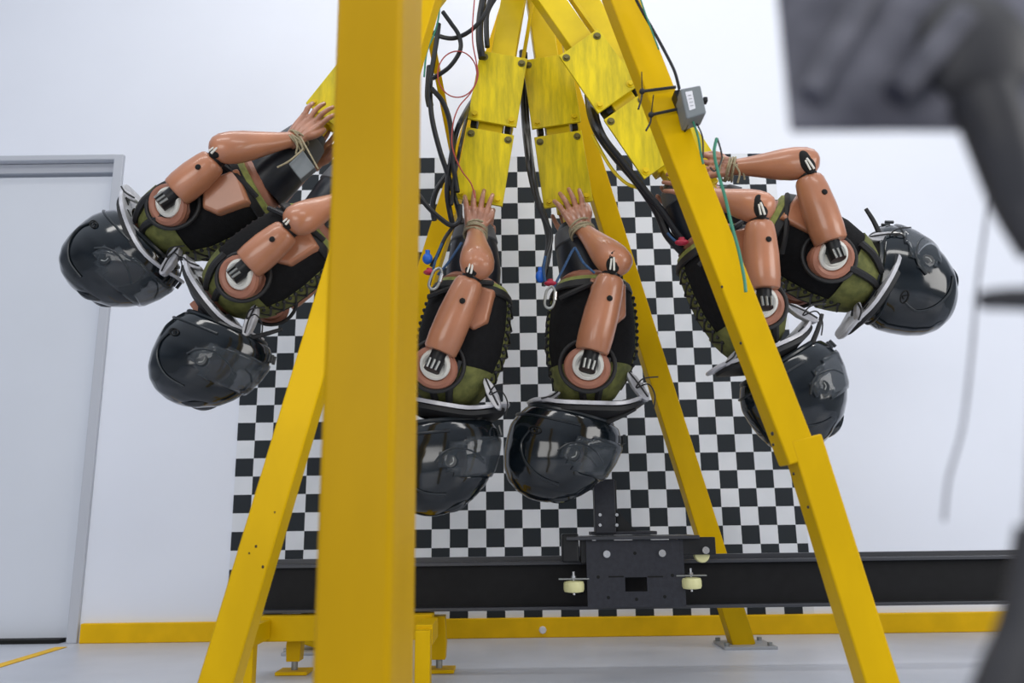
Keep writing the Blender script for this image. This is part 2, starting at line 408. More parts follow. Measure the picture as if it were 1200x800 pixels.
# ------------------------------------------------------------ pendulum arms
YP = 2.60
PIV = (617, -85)
def pend(ang, end_len, Y, label, PIV=(617, -85)):
    "ang: degrees clockwise from straight down; positions along the arm in pixels from the pivot"
    pv = at(*PIV, Y); s = .00274*Y/2.6
    # measured on the photo plane: direction in the picture
    a = math.radians(ang); d = Vector((-math.sin(a), 0, -math.cos(a))); n = Vector((math.cos(a), 0, -math.sin(a)))  # n: picture right-ish
    L = end_len
    def pt(px_, py_, Yq=Y): return at(px_, py_, Yq)
    def along(l, off=0, Yq=Y):
        x = PIV[0]-math.sin(a)*l+math.cos(a)*off; y = PIV[1]+math.cos(a)*l+math.sin(a)*off
        return at(x, y, Yq)
    t = thing('pendulum_arm', along(L), label, 'pendulum arm', 'yellow pendulum arms swinging from the apex')
    bm = B(); beam(bm, along(10), along(L+8), .085, .06); obj('beam', bm, M_YARM, t, bevel=.003)
    bm = B(); beam(bm, along(10, 22, Y+.05), along(L-15, 24, Y+.05), .012, .03); obj('side_channel', bm, M_YARM, t, bevel=.001)
    bm = B(); beam(bm, along(L-10), along(L+34), .05, .05); obj('end_stub', bm, M_YARM, t, bevel=.003)
    for (l0, l1, hw) in ((L-174, L-93, 29), (L-83, L+1, 29)):
        for side in (-1, 1):
            Yq = Y+side*.048
            bm = B()
            R_ = []
            for e in (-.005, .005):
                R_.append([along(l, o, Yq)+Vector((0, e, 0)) for l, o in ((l0, -hw+1), (l0, hw-1), (l1, hw), (l1, -hw))])
            rings(bm, R_); pl = obj('cover_plate', bm, M_PLATE, t, smooth=False, bevel=.0015)
            if side < 0:
                for (l, o) in ((l0+6, -hw+7), (l0+6, hw-7), (l1-7, -hw+7), (l1-7, hw-7)):
                    p = along(l, o, Yq-.005); bm = B(); cyl(bm, p, p-Vector((0, .010, 0)), .0085, n=6); cyl(bm, p, p-Vector((0, .002, 0)), .013, n=16)
                    obj('bolt', bm, M_YARM if l > l0+10 else M_OBOLT, pl)
    for o in (-20, 20):
        bm = B(); beam(bm, along(L-95, o), along(L-82, o), .02, .06); obj('spacer', bm, M_BLACK, t, smooth=False)
    return t, along
ARMS = {}
ARMS[1] = pend(38, 333, 2.72, 'yellow pendulum arm reaching furthest left, one plate corner showing beside the thick post', (587, -124))
ARMS[2] = pend(19, 326, 2.52, 'yellow pendulum arm hidden behind the thick post above the lower left dummy', (526, -133))
ARMS[3] = pend(10, 326, 2.60, 'yellow pendulum arm with scuffed plates beside the red wire loop')
ARMS[4] = pend(-8.6, 328, 2.725, 'yellow pendulum arm with scuffed plates held by the fully visible centre dummy')
ARMS[5] = pend(-35, 333, 2.47, 'yellow pendulum arm tilted right with its upper plate overlapping the centre arm', (587, -80))
ARMS[6] = pend(-33, 333, 2.80, 'yellow pendulum arm tilted right, hidden behind the slanting front leg', (643, -64))

# ------------------------------------------------------------ the dummies
def rot2(x, y, a): return x*math.cos(a)-y*math.sin(a), x*math.sin(a)+y*math.cos(a)

def hand_mesh(W, K, N, thumb_side, s, curl=.5, fl=1.0):
    """W wrist, K knuckle centre, N direction away from what it lies on (towards viewer for the near hand)"""
    bm = B(); d = (K-W).normalized(); side = N.cross(d).normalized(); L = (K-W).length
    pw = 15*s
    # palm: overlapping tapered pieces
    for i in range(4):
        o = (i-1.5)/1.5
        a_ = W+side*o*6.5*s; b_ = K+side*o*pw*.82
        P_ = [a_, a_.lerp(b_, .5)+N*1.5*s, b_]
        tube(bm, P_, 6*s, 10, rr=lambda q: (6.2-2.0*q)*s)
        ell(bm, b_+N*1.0*s, (4.3*s,)*3, n=10)
    ell(bm, W.lerp(K, .5), (6*s, 6*s, 6*s), n=10)
    tube(bm, [W-d*10*s, W, W+d*5*s], 8.2*s, 12)
    lens = [27, 32, 30, 23]
    for i in range(4):
        o = (i-1.5)/1.5; base = K+side*o*pw*.82; fd = (d+side*o*.20).normalized(); l = lens[i if thumb_side > 0 else 3-i]*s*fl*(1 if i not in (0, 3) else .95)
        cu = curl*(1+.15*i)
        p0 = base; p1 = base+fd*l*.42+N*2.6*s; p2 = p1+fd*l*.33-N*l*.10*cu; p3 = p2+fd*l*.27-N*l*.22*cu
        tube(bm, [p0, p1, p2, p3], 4*s, 10, k=4, rr=lambda q: (3.7-.9*q)*s)
        ell(bm, p3, (2.9*s,)*3, n=8); ell(bm, p1, (3.8*s,)*3, n=8)
    # thumb leaves the side of the palm
    b0 = W.lerp(K, .30)+side*thumb_side*-8.5*s; td = (d*.75-side*thumb_side*.62).normalized()
    q1 = b0+td*10*s; q2 = q1+(d*.9-side*thumb_side*.3).normalized()*9*s-N*2*s; q3 = q2+(d*.95-side*thumb_side*.05).normalized()*7*s-N*2*s
    tube(bm, [b0-td*3*s, q1, q2, q3], 5*s, 10, k=4, rr=lambda q: (5.6-2.1*q)*s); ell(bm, q3, (3.5*s,)*3, n=8)
    return bm

def dummy(Y, label, group, Tc, tang, S, E, W, K, H, hang, arm, tyaw=0, hyaw=0, side_detail=1, near_hand_off=.09):
    """Tc torso centre px, tang torso turn (deg cw from head-down), S/E/W/K shoulder, elbow, wrist, knuckles px,
       H helmet centre px, hang helmet turn"""
    s = .00274*Y/2.6*.98
    C0 = at(*Tc, Y)
    t = thing('crash_dummy', C0, label, 'crash test dummy', group)
    def mk(ang, origin, yaw=0):
        a = math.radians(ang); ca, sa = math.cos(a), math.sin(a); y = math.radians(yaw); cy_, sy_ = math.cos(y), math.sin(y)
        def f(x, yy, z=0):
            # local px: x front (picture right), yy towards head (picture down), z towards the viewer
            x, z = x*cy_-z*sy_, x*sy_+z*cy_
            X, Yd = x*ca-yy*sa, x*sa+yy*ca
            return origin+Vector((X, -z, -Yd))*s
        return f
    T = mk(tang, C0, tyaw)
    n = 32
    def sect(y, cx_, a_, b_, e=2.4, off=0):
        out = []
        for i in range(n):
            th = 2*PI*i/n; c_, s_ = math.cos(th), math.sin(th); p = 2/e
            out.append(T(cx_+math.copysign(abs(c_)**p, c_)*(a_+off), y, math.copysign(abs(s_)**p, s_)*(b_+off)))
        return out
    prof = [(-72, 2, 40, 44), (-66, 2, 44, 49), (-50, 1, 50, 54), (-20, 0, 53, 57), (10, -1, 53, 58), (35, -3, 48, 56), (55, -6, 40, 50), (68, -8, 33, 40), (74, -8, 24, 30)]
    # body: waist flesh, abdomen and neck as one
    body = B(); rings(body, [sect(-84, -2, 28, 34), sect(-78, -1, 36, 40)]+[sect(y, c, a-4, b-4) for y, c, a, b in prof]+[sect(84, -9, 17, 17), sect(104, -10, 16, 16)])
    obj('torso', body, M_SKIN2, t)
    bm = B(); rings(bm, [sect(y, c, a, b) for y, c, a, b in prof[:7]]); obj('vest', bm, M_VEST, t)
    bm = B()
    rings(bm, [sect(y, c, a, b, off=1.2) for y, c, a, b in ((34, -3, 48.5, 56.5), (45, -4, 45, 53.5), (55, -6, 40, 50), (68, -8, 33, 40), (75, -8, 24, 30))])
    obj('shoulder_yoke', bm, M_GREEN, t)
    # strap over the yoke
    for xx in (-22, 12):
        bm = B(); pts = [T(xx, 30, 60), T(xx*.85-2, 48, 57), T(xx*.6-4, 64, 46), T(xx*.5-4, 74, 33)]
        tube(bm, pts, 4.5*s, 6, k=4); obj('yoke_strap', bm, M_LACE, t)
    # lime collar at the waist and belt
    bm = B(); rings(bm, [sect(y, c, a, b, off=o) for y, c, a, b, o in ((-74, 2, 38, 42, 0), (-73, 2, 40, 44, 2.5), (-64, 2, 45, 50, 2.5), (-62, 2, 45, 50, 1))]); obj('waist_trim', bm, M_LIME, t)
    bm = B(); rings(bm, [sect(y, c, a, b, off=o) for y, c, a, b, o in ((-68, 2, 42, 46, 2), (-67, 2, 43, 48, 4.5), (-59, 1, 47, 51, 4), (-57, 1, 48, 52, 2))]); obj('belt', bm, M_LACE, t)
    # laced strips at front and back edge
    for sg in (-1, 1):
        bm = B(); lace = B()
        ys = [-58, -40, -20, 0, 20, 40, 58]
        def edge(y, zz, off):
            for q, (y0, y1) in enumerate(zip(prof, prof[1:])):
                if y0[0] <= y <= y1[0]:
                    k_ = (y-y0[0])/(y1[0]-y0[0]); cx_ = y0[1]+(y1[1]-y0[1])*k_; a_ = y0[2]+(y1[2]-y0[2])*k_; b_ = y0[3]+(y1[3]-y0[3])*k_
                    v = max(0, 1-(abs(zz)/b_)**2.4)**(1/2.4)
                    return T(cx_+sg*(a_*v+off), y, zz)
            return T(sg*40, y, zz)
        z0, z1 = -14, 16
        Rr = []
        for q in range(21):
            y = -57+q*115/20
            Rr.append([edge(y, z0, .5), edge(y, (z0+z1)/2, 1.5), edge(y, z1, 1.2), edge(y, z1, -3), edge(y, z0, -3)])
        rings(bm, Rr); st = obj('side_strip', bm, M_GREEN, t)
        for q in range(13):
            y = -52+q*8.3
            za, zb = (z0+3, z1-2) if q % 2 else (z1-2, z0+3)
            tube(lace, [edge(y, za, 2.2), edge(min(y+8.3, 57), zb, 2.2)], 1.5*s, 5, smooth=False)
            ell(lace, edge(y, z1-1, 2), (2.6*s,)*3, n=6)
        obj('lacing', lace, M_LACE, st)
    # chest flesh beside the arm
    bm = B(); pts = [T(-4, -66, 58), T(38, -60, 50), T(36, -20, 54), T(22, -8, 57), T(-6, -22, 60)]
    cc = sum(pts, Vector())/5; up_ = (T(0, 0, 1)-T(0, 0, 0))
    rings(bm, [[p-up_*14 for p in pts], [p for p in pts], [cc+(p-cc)*.9+up_*3 for p in pts]]); obj('flesh_pad', bm, M_SKIN, t, bevel=.006)
    # webbing strap across the vest
    bm = B(); tube(bm, [T(-40, -44, 48), T(-18, -52, 57), T(12, -64, 56), T(34, -70, 44)], 3.2*s, 6); obj('chest_strap', bm, M_LACE, t)
    # pelvis between arm end and waist
    e0, al, L = arm; q0 = e0
    bm = B(); ax0 = al(L+24, 0, Y); w0 = T(0, -80, 0)
    dd = (w0-ax0); 
    R_ = []
    for k_, a_, b_ in ((0, 17, 20), (.12, 23, 25), (.45, 30, 32), (.8, 34, 36), (1.05, 33, 35)):
        c_ = ax0+dd*k_; fm = frame(dd)
        R_.append([c_+fm @ Vector((math.cos(2*PI*i/24)*a_*s, math.sin(2*PI*i/24)*b_*s, 0)) for i in range(24)])
    rings(bm, R_); pel = obj('pelvis', bm, M_LEATH, t)
    bm = B(); R_ = []
    for k_, a_, b_ in ((.10, 23.5, 26), (.12, 25, 27.5), (.34, 29.8, 31.6), (.36, 28, 30)):
        c_ = ax0+dd*k_; R_.append([c_+fm @ Vector((math.cos(2*PI*i/24)*a_*s, math.sin(2*PI*i/24)*b_*s, 0)) for i in range(24)])
    rings(bm, R_); obj('pelvis_band', bm, M_BAND, pel)
    # ---- arms: near one measured on the photo, far one is its mirror across the body plane
    dz = .20*Y/2.6
    near = {k: None for k in 'SEWK'}
    Sp, Ep = at(*S, Y-dz), at(*E, Y-dz-.01); Wp, Kp = at(*W, Y-near_hand_off-.02), at(*K, Y-near_hand_off)
    def mirror(p): return Vector((p.x, 2*Y-p.y, p.z))
    for sgn in (1, -1):
        f_ = (lambda p: p) if sgn == 1 else mirror
        S_, E_, W_, K_ = f_(Sp), f_(Ep), f_(Wp), f_(Kp)
        zv = Vector((0, -sgn, 0))
        up_ax = (E_-S_).normalized()
        tx = up_ax.cross(Vector((0, 1, 0))).normalized()
        # shoulder socket ring + flesh cup
        ctr = S_+Vector((0, sgn*10*s, 0))
        bm = B(); torus(bm, ctr-up_ax*4*s, Vector((0, 1, 0))*1+up_ax*.35, 21*s, 5.5*s, sx_=1.02, sy_=.92); ell(bm, ctr+Vector((0, sgn*14*s, 0)), (24*s, 12*s, 24*s)); obj('shoulder_flesh', bm, M_SKIN2, t)
        bm = B(); torus(bm, ctr-up_ax*1*s+zv*4*s, Vector((0, 1, 0))+up_ax*.5, 14.5*s, 4*s); cyl(bm, ctr, ctr+zv*5*s, 14*s, n=24); obj('shoulder_ring', bm, M_WHITEP, t)
        bm = B(); tube(bm, [S_-up_ax*10*s+zv*3*s, S_+up_ax*4*s, S_+up_ax*22*s], 9.5*s, 12, smooth=False); jt = obj('shoulder_joint', bm, M_BLACK, t)
        for o in (-5, 0, 5):
            bm = B(); tube(bm, [S_-up_ax*9*s+tx*o*s+zv*12*s, S_+up_ax*2*s+tx*o*1.1*s+zv*10.5*s], 1.4*s, 6, smooth=False); obj('joint_pin', bm, M_STEEL, jt)
        # torso-coloured trim line round the arm hole
        bm = B(); torus(bm, ctr+Vector((0, sgn*6*s, 0)), Vector((0, 1, 0)), 30*s, 2.5*s, sx_=1, sy_=1.05); obj('arm_hole_piping', bm, M_LACE, t)
        # upper arm shell
        a0 = S_+up_ax*13*s; a1 = E_-up_ax*12*s; bm = B(); R_ = []
        for k_, r_ in ((0, 17.5), (.03, 19.2), (.2, 20.3), (.5, 20.2), (.8, 18.2), (.93, 16.6), (.98, 14.5), (1.0, 11)):
            c_ = a0.lerp(a1, k_); fm = frame(up_ax); R_.append([c_+fm @ Vector((math.cos(2*PI*i/28)*r_*s, math.sin(2*PI*i/28)*r_*.93*s, 0)) for i in range(28)])
        rings(bm, R_); ua = obj('upper_arm', bm, M_SKIN, t, bevel=.002)
        p = a0.lerp(a1, .66)+tx*(-1)*4*s+zv*18.2*s
        bm = B(); ell(bm, p, (3.4*s, 1.3*s, 3.4*s), n=12); obj('access_hole', bm, M_HOLE, ua)
        # elbow joint
        fo_ax = (W_-E_).normalized()
        bi = (up_ax-fo_ax).normalized()
        bm = B(); cyl(bm, E_-up_ax*14*s, E_+up_ax*3*s, 11*s, 11*s, n=24); ej = obj('elbow_joint', bm, M_BLACK, t)
        for o in (-3.2, 3.2):
            bm = B(); tube(bm, [E_-up_ax*11*s+tx*o*s+zv*13.3*s, E_-up_ax*1*s+tx*(o-.5)*s+zv*14.6*s, E_+up_ax*7*s+tx*(o-2)*s+zv*14.4*s], 1.25*s, 6); obj('joint_pin', bm, M_WHITEP, ej)
        # forearm: bulbous elbow shell tapering to the wrist
        e1 = E_+bi*4*s; bm = B(); R_ = []
        fm = frame(fo_ax); start = e1-fo_ax*12*s; LL = (W_-start).length
        for k_, r_ in ((0, 6), (.025, 11), (.07, 15.5), (.15, 18.8), (.28, 19.8), (.42, 18.6), (.62, 14.8), (.82, 11.3), (1.0, 9.3), (1.06, 8.6)):
            c_ = start.lerp(W_, k_)+bi*(3*s*(1-k_)); R_.append([c_+fm @ Vector((math.cos(2*PI*i/28)*r_*s*1.02, math.sin(2*PI*i/28)*r_*.88*s, 0)) for i in range(28)])
        rings(bm, R_)
        obj('forearm', bm, M_SKIN, t)
        # recess plate showing the joint through the slot of the forearm shell
        bm = B(); q = E_+zv*14.8*s-bi*2.0*s; 
        sl = (up_ax*.9-bi*.1).normalized()
        fs = frame(sl); ell(bm, q+sl*2*s-zv*1.2*s, (8.5*s, 5.4*s, 15.5*s), fs, n=24)
        sm_ = obj('elbow_slot', bm, M_HOLE, t)
        bm = B(); tube(bm, [q-sl*10*s+tx*-1.5*s+zv*4.6*s, q-sl*1*s+zv*4.9*s, q+sl*5*s+tx*1*s+zv*4.2*s], 1.3*s, 6); tube(bm, [q-sl*10*s+tx*3*s+zv*4.3*s, q+sl*3*s+tx*3.5*s+zv*4.3*s], 1.1*s, 6); obj('slot_link', bm, M_WHITEP, sm_)
        bm = B(); ell(bm, start.lerp(W_, .93)+zv*8.6*s, (2.6*s, 1.2*s, 3.2*s), n=10); obj('wrist_hole', bm, M_HOLE, t)
        # hand
        hm = hand_mesh(W_, K_, zv, sgn*side_detail, s)
        h = obj('hand', hm, M_HAND, t); remesh(h, .0026, 3)
        if sgn == 1:
            dW = (K_-W_).normalized()
            for q in range(5):
                bm = B(); torus(bm, W_+dW*(q-2)*2.6*s+Vector((0, 6*s, 0)), dW+Vector((0, random.uniform(-.25, .25), 0))+tx*random.uniform(-.3, .3), (13.5+random.uniform(-.6, 1.5))*s, 1.35*s, sx_=1, sy_=1.15)
                obj('wrist_rope', bm, M_ROPE, t)
            bm = B(); k0 = W_+zv*12*s; tube(bm, [k0, k0+Vector((10, 0, -8))*s, k0+Vector((14, 4, -20))*s], 1.2*s, 6); tube(bm, [k0, k0+Vector((7, 0, -12))*s, k0+Vector((5, 4, -24))*s], 1.2*s, 6)
            obj('rope_end', bm, M_ROPE, t)
    # ---- neck brace: curved annular plate
    Np = mk(tang, T(0, 0, 0), tyaw)
    bm = B(); nn = 40; R_ = []
    def by(x, z): return 78+7*math.sin((x+60)/135*PI)-4*math.exp(-((x+68)/16)**2)-0.0018*max(0, x-20)**2*4+ (abs(z)/50)**2*-4
    for i in range(nn):
        th = 2*PI*i/nn; c_, s_ = math.cos(th), math.sin(th)
        xo, zo = -4+(70 if c_ > 0 else 75)*c_, 52*s_; xi, zi = -8+38*c_, 34*s_
        yo, yi = by(xo, zo), by(xi, zi)-3
        R_.append([Np(xo, yo-2.2, zo), Np(xo+1.5*c_, yo, zo), Np(xo, yo+2.2, zo), Np(xi, yi+2.5, zi), Np(xi, yi-2.5, zi)])
    rings(bm, R_, closed=True); br = obj('neck_brace', bm, M_BRACE, t)
    bm = B(); R_ = []
    for i in range(nn):
        th = 2*PI*i/nn; c_, s_ = math.cos(th), math.sin(th)
        xo, zo = -4+66*c_, 48*s_; xi, zi = -8+32*c_, 28*s_; yo, yi = by(xo, zo)+4.5, by(xi, zi)+4
        R_.append([Np(xo, yo-2, zo), Np(xo, yo+3, zo), Np(xi, yi+8, zi), Np(xi, yi-2, zi)])
    rings(bm, R_, closed=True); obj('brace_padding', bm, M_LACE, br)
    # pale pads standing up from the brace over the chest and the back
    for (x0_, x1_, hh) in ((40, 62, 34), (-44, -62, 12)):
        for z_ in (26,):
            bm = B(); R_ = []
            for k_, w_ in ((0, 3), (.15, 8), (.5, 10), (.85, 8), (1, 3)):
                cx_ = x0_+(x1_-x0_)*(1-k_)*.9; y_ = 76-hh*k_
                R_.append([Np(cx_-w_*.7, y_, z_-6), Np(cx_+w_*.7, y_, z_-6), Np(cx_+w_*.7, y_, z_+6), Np(cx_-w_*.7, y_, z_+6)])
            rings(bm, R_); obj('brace_pad', bm, M_BRACE, br, bevel=.003)
            bm = B(); tube(bm, [Np(x1_-2, 72, z_+9), Np(x0_+(x1_-x0_)*.5, 76-hh*.5, z_+11), Np(x0_, 76-hh, z_+6)], 1.1*s, 5); obj('pad_lace', bm, M_LACE, br)
    # black graphics on the brace
    for k_ in (-48, -30, 8, 30):
        bm = B(); tube(bm, [Np(k_, by(k_, 46)-2.5, 47-abs(k_)*.25), Np(k_+9, by(k_+9, 46)-2.5, 44-abs(k_)*.25)], 1.6*s, 5, smooth=False); obj('brace_marking', bm, M_LACE, br)
    # stray tie ends
    bm = B(); o0 = T(46, 62, 30)
    tube(bm, [o0, o0+Vector((14, -10, 4))*s, o0+Vector((22, -6, -8))*s, o0+Vector((20, -4, -24))*s], .9*s, 5)
    tube(bm, [o0, o0+Vector((8, -10, 10))*s, o0+Vector((26, -12, 12))*s], .9*s, 5); obj('tie_end', bm, M_LACE, t)
    # ---- neck & helmet
    Hc = at(*H, Y); G = mk(hang, Hc, hyaw)
    bm = B(); na = T(-8, 88, 0); nb = G(-6, -18, 0); tube(bm, [na, na.lerp(nb, .5), nb], 19*s, 16, smooth=False); obj('neck', bm, M_RUB, t)
    hp = [(-47, 4, 50, 38), (-44, 6, 57, 43), (-34, 5, 63.5, 46), (-20, 3, 67.5, 49), (-4, 1, 66, 51), (14, -2, 62, 50), (31, -6, 54, 46), (44.5, -9, 43, 38), (54, -12, 28, 26), (59, -13, 12, 12), (60.2, -13, 3, 3)]
    NH = 44
    def hs(y, cx_, a_, b_, off=0):
        out = []
        for i in range(NH):
            th = 2*PI*i/NH; c_, s_ = math.cos(th), math.sin(th); e = 2.15; p = 2/e
            # the front narrows to a chin
            bb_ = b_*(1-.16*max(0, c_)**2)
            out.append((cx_+math.copysign(abs(c_)**p, c_)*(a_+off), y, math.copysign(abs(s_)**p, s_)*(bb_+off)))
        return out
    # interpolate finer levels
    lv = []
    for (p0, p1) in zip(hp, hp[1:]):
        for j in range(3): k_ = j/3; lv.append(tuple(p0[i]+(p1[i]-p0[i])*k_ for i in range(4)))
    lv.append(hp[-1])
    bm = B(); V = [[bm.verts.new(G(*p)) for p in hs(*l)] for l in lv]
    def hole(l, i):
        y = lv[l][0]; th = (i+.5)/NH*2*PI; th = min(th, 2*PI-th)
        return -21 < y < 17 and th < math.radians(74-abs(y+3)*.6)
    for l in range(len(V)-1):
        for i in range(NH):
            j = (i+1) % NH
            if hole(l, i): continue
            bm.faces.new((V[l][i], V[l][j], V[l+1][j], V[l+1][i]))
    bm.faces.new(V[-1])
    he = obj('helmet', bm, M_HELM, t); so = he.modifiers.new('thick', 'SOLIDIFY'); so.thickness = .007; so.offset = -1
    ssf = he.modifiers.new('sub', 'SUBSURF'); ssf.levels = 1; ssf.render_levels = 1
    bm = B(); vis = [l for l in lv if -27 <= l[0] <= 24]; nq = 11
    Vq = [[bm.verts.new(G(*hs(*l, off=1.4)[i % NH])) for i in range(-nq, nq+1)] for l in vis]
    for l in range(len(vis)-1):
        for q in range(2*nq):
            yy = (vis[l][0]+vis[l+1][0])/2; uu = abs(q+.5-nq)/nq
            if uu < 1.0-.45*(abs(yy+2)/25)**2.5: bm.faces.new((Vq[l][q], Vq[l][q+1], Vq[l+1][q+1], Vq[l+1][q]))
    for v in [v for v in bm.verts if not v.link_faces]: bm.verts.remove(v)
    vz = obj('visor', bm, M_VISOR, he); sv = vz.modifiers.new('thick', 'SOLIDIFY'); sv.thickness = .002; sv.offset = 1
    # rim trim
    bm = B(); tube(bm, [G(*p) for p in hs(-47, 4, 50, 38)], 3*s, 8, closed=True, smooth=False); obj('rim_trim', bm, M_HTRIM, he)
    bm = B(); tube(bm, [G(*p) for p in hs(-33, 5, 63.8, 46, off=.6)][10:35], 1.6*s, 6, smooth=False); obj('edge_ridge', bm, M_HTRIM, he)
    bm = B(); ell(bm, G(-6, -3, 0), (36*s, 36*s, 36*s)); 
    obj('head', bm, M_FACE, t)
    bm = B(); R_ = [[G(*p) for p in hs(y, c, a-7, b-6)] for y, c, a, b in ((-44, 6, 55, 42), (-30, 5, 61, 46), (-24, 4, 64, 48))]
    R2_ = [[G(p[0]*.55-4, p[1], p[2]*.62) for p in hs(y, 0, 58, 44)] for y in (-24, -44)]
    rings(bm, R_+R2_, closed=True); obj('lining', bm, M_HPAD, he)
    for sg in (1, -1):
        def side(x, y, off=1.5):
            # point on the helmet side surface
            for (p0, p1) in zip(hp, hp[1:]):
                if p0[0] <= y <= p1[0]:
                    k_ = (y-p0[0])/(p1[0]-p0[0]); cx_, a_, b_ = [p0[i]+(p1[i]-p0[i])*k_ for i in (1, 2, 3)]
                    u = min(.999, abs((x-cx_)/a_)); cc_ = u**(2.15/2) if x > cx_ else 0
                    v = (1-u**2.15)**(1/2.15)
                    return G(x, y, sg*(b_*(1-.16*cc_**2)*v+off))
            return G(x, y, sg*40)
        bm = B(); c_ = side(14, 2, 1); fmn = (side(14, 2, 6)-c_).normalized(); cyl(bm, c_-fmn*3*s, c_+fmn*1.2*s, 9*s, 7*s, n=24); pd = obj('visor_pivot', bm, M_HTRIM, he, bevel=.0015)
        bm = B(); tube(bm, [side(13, 6, 2.4), side(17, 3, 2.4), side(17, -2, 2.4)], .8*s, 6); obj('pivot_mark', bm, M_STEEL, pd)
        bm = B(); tube(bm, [side(-4, 2), side(6, -8), side(20, -12), side(38, -8), side(50, 2)], 1.3*s, 6, k=8); obj('side_ridge', bm, M_HTRIM, he); bm = B(); tube(bm, [side(-40, -14), side(-46, 2), side(-38, 20), side(-18, 34), side(6, 38)], 1.3*s, 6, k=8); obj('side_ridge', bm, M_HTRIM, he)
        bm = B(); c_ = side(-34, -16, 1.0); tube(bm, [side(-34+7*math.cos(q*PI/5), -16+4*math.sin(q*PI/5), 1.0) for q in range(10)], .8*s, 5, closed=True, k=2); tube(bm, [side(-37, -16), side(-34, -18), side(-32, -14)], .8*s, 5); obj('oval_emblem', bm, M_HOLE, he)
        bm = B(); Rr = [side(26, 14, .7), side(34, 6, .7), side(44, 13, .7), side(36, 24, .7)]; bm.faces.new([bm.verts.new(p) for p in Rr]); bm.free()
    # chin vent and top vent
    bm = B()
    for zz in (-10, 0, 10): tube(bm, [G(70, -38, zz), G(72, -28, zz)], 2*s, 6, smooth=False)
    obj('chin_vent', bm, M_HTRIM, he)
    bm = B(); tube(bm, [G(30, 43, 14), G(14, 51, 16), G(-2, 55.5, 14)], 4.5*s, 8, rr=lambda q: (1+4*math.sin(PI*q))*s); obj('top_vent', bm, M_HELM, he); bm = B(); tube(bm, [G(30, 43, -14), G(14, 51, -16), G(-2, 55.5, -14)], 4.5*s, 8, rr=lambda q: (1+4*math.sin(PI*q))*s); obj('top_vent', bm, M_HELM, he)
    # chin strap end hanging free
    bm = B(); tube(bm, [G(38, -40, 20), G(47, -47, 22), G(62, -58, 24), G(75, -69, 24)], 3.4*s, 8, rr=lambda q: (3.6-1.2*q)*s); obj('strap_end', bm, M_LACE, t)
    return t

G_ = 'crash dummies hanging head down from the pendulum arms'
dummy(2.68, 'crash dummy at upper far left, dark helmet overlapping the pale door', G_, (242, 250), 62, (196, 234), (261, 180), (345, 163), (366, 141), (139, 308), 45, (None, ARMS[1][1], 329))
dummy(2.52, 'lower left crash dummy, helmet below the white wall, hands behind the thick post', G_, (318, 313), 50, (280, 319), (347, 262), (402, 232), (422, 212), (243, 424), 23, (None, ARMS[2][1], 326))
dummy(2.59, 'crash dummy half hidden by the right side of the thick post', G_, (543, 405), 9, (510, 425), (556, 316), (557, 270), (559, 247), (518, 543), -4, (None, ARMS[3][1], 326), tyaw=8)
dummy(2.71, 'centre crash dummy in full view, head down above the rail carriage', G_, (693, 402), 0, (690, 425), (719, 312), (682, 268), (672, 246), (655, 531), 14, (None, ARMS[4][1], 328))
dummy(2.47, 'crash dummy behind the slanting front leg, visor facing right beneath the far right dummy', G_, (862, 345), -25, (895, 352), (889, 248), (826, 228), (806, 219), (934, 466), -30, (None, ARMS[5][1], 333))
dummy(2.72, 'far right crash dummy, back of black helmet against bare white wall', G_, (955, 300), -60, (978, 296), (943, 196), (856, 196), (832, 195), (1060, 332), -76, (None, ARMS[6][1], 329))

# ------------------------------------------------------------ carabiners and cords
def carabiner(px, py, Y, ang, label):
    c = at(px, py, Y); t = thing('carabiner', c, label, 'carabiner', None); s = .0026
    a = math.radians(ang); ex = Vector((math.cos(a), 0, -math.sin(a))); ez = Vector((math.sin(a), 0, math.cos(a)))
    pts = [c+ex*x*s+ez*z*s for x, z in ((-5, 8), (-6, 0), (-5.5, -10), (-1, -14), (4, -11), (5.5, 0), (4, 9), (0, 13))]
    bm = B(); tube(bm, pts, 1.7*s, 8, closed=True); obj('hook_body', bm, M_STEEL, t)
    bm = B(); tube(bm, [c+ex*5.6*s+ez*-3*s, c+ex*5*s+ez*7*s], 2.4*s, 8, smooth=False); obj('gate', bm, M_CHROME, t)
carabiner(511, 326, 2.36, 18, 'silver carabiner clipped at the waist of the dummy beside the thick post')
carabiner(645, 348, 2.42, 8, 'silver carabiner clipped at the waist of the centre dummy')
def cord(name, pts, Y, r, mt, label, cat='cable', group=None, k=8, n=8):
    bm = B(); P_ = [at(p[0], p[1], p[2] if len(p) > 2 else Y) for p in pts]; tube(bm, P_, r, n, k=k)
    return tag(obj(name, bm, mt), label, cat, group)
cord('blue_cord', [(503, 335), (509, 310), (512, 300), (518, 285)], 2.40, .004, M_BLUE, 'short blue speckled cord rising from the carabiner beside the thick post', 'rope')
cord('blue_cord', [(513, 322), (525, 308), (536, 292), (541, 284)], 2.40, .004, M_BLUE, 'slanting blue speckled cord over the pelvis of the dummy beside the thick post', 'rope')
cord('blue_cord', [(648, 338), (660, 315), (672, 292), (676, 294), (684, 308), (697, 320)], 2.44, .004, M_BLUE, 'blue speckled cord making an upside down V over the centre dummy pelvis', 'rope')
cord('blue_cord', [(639, 300), (637, 316), (640, 334)], 2.46, .0045, M_BLUE, 'short blue cord hanging left of the centre dummy pelvis', 'rope')
cord('blue_cord', [(782, 273), (790, 281), (800, 287)], 2.4, .004, M_BLUE, 'short blue cord left of the slanting front leg at the dummy waist', 'rope')
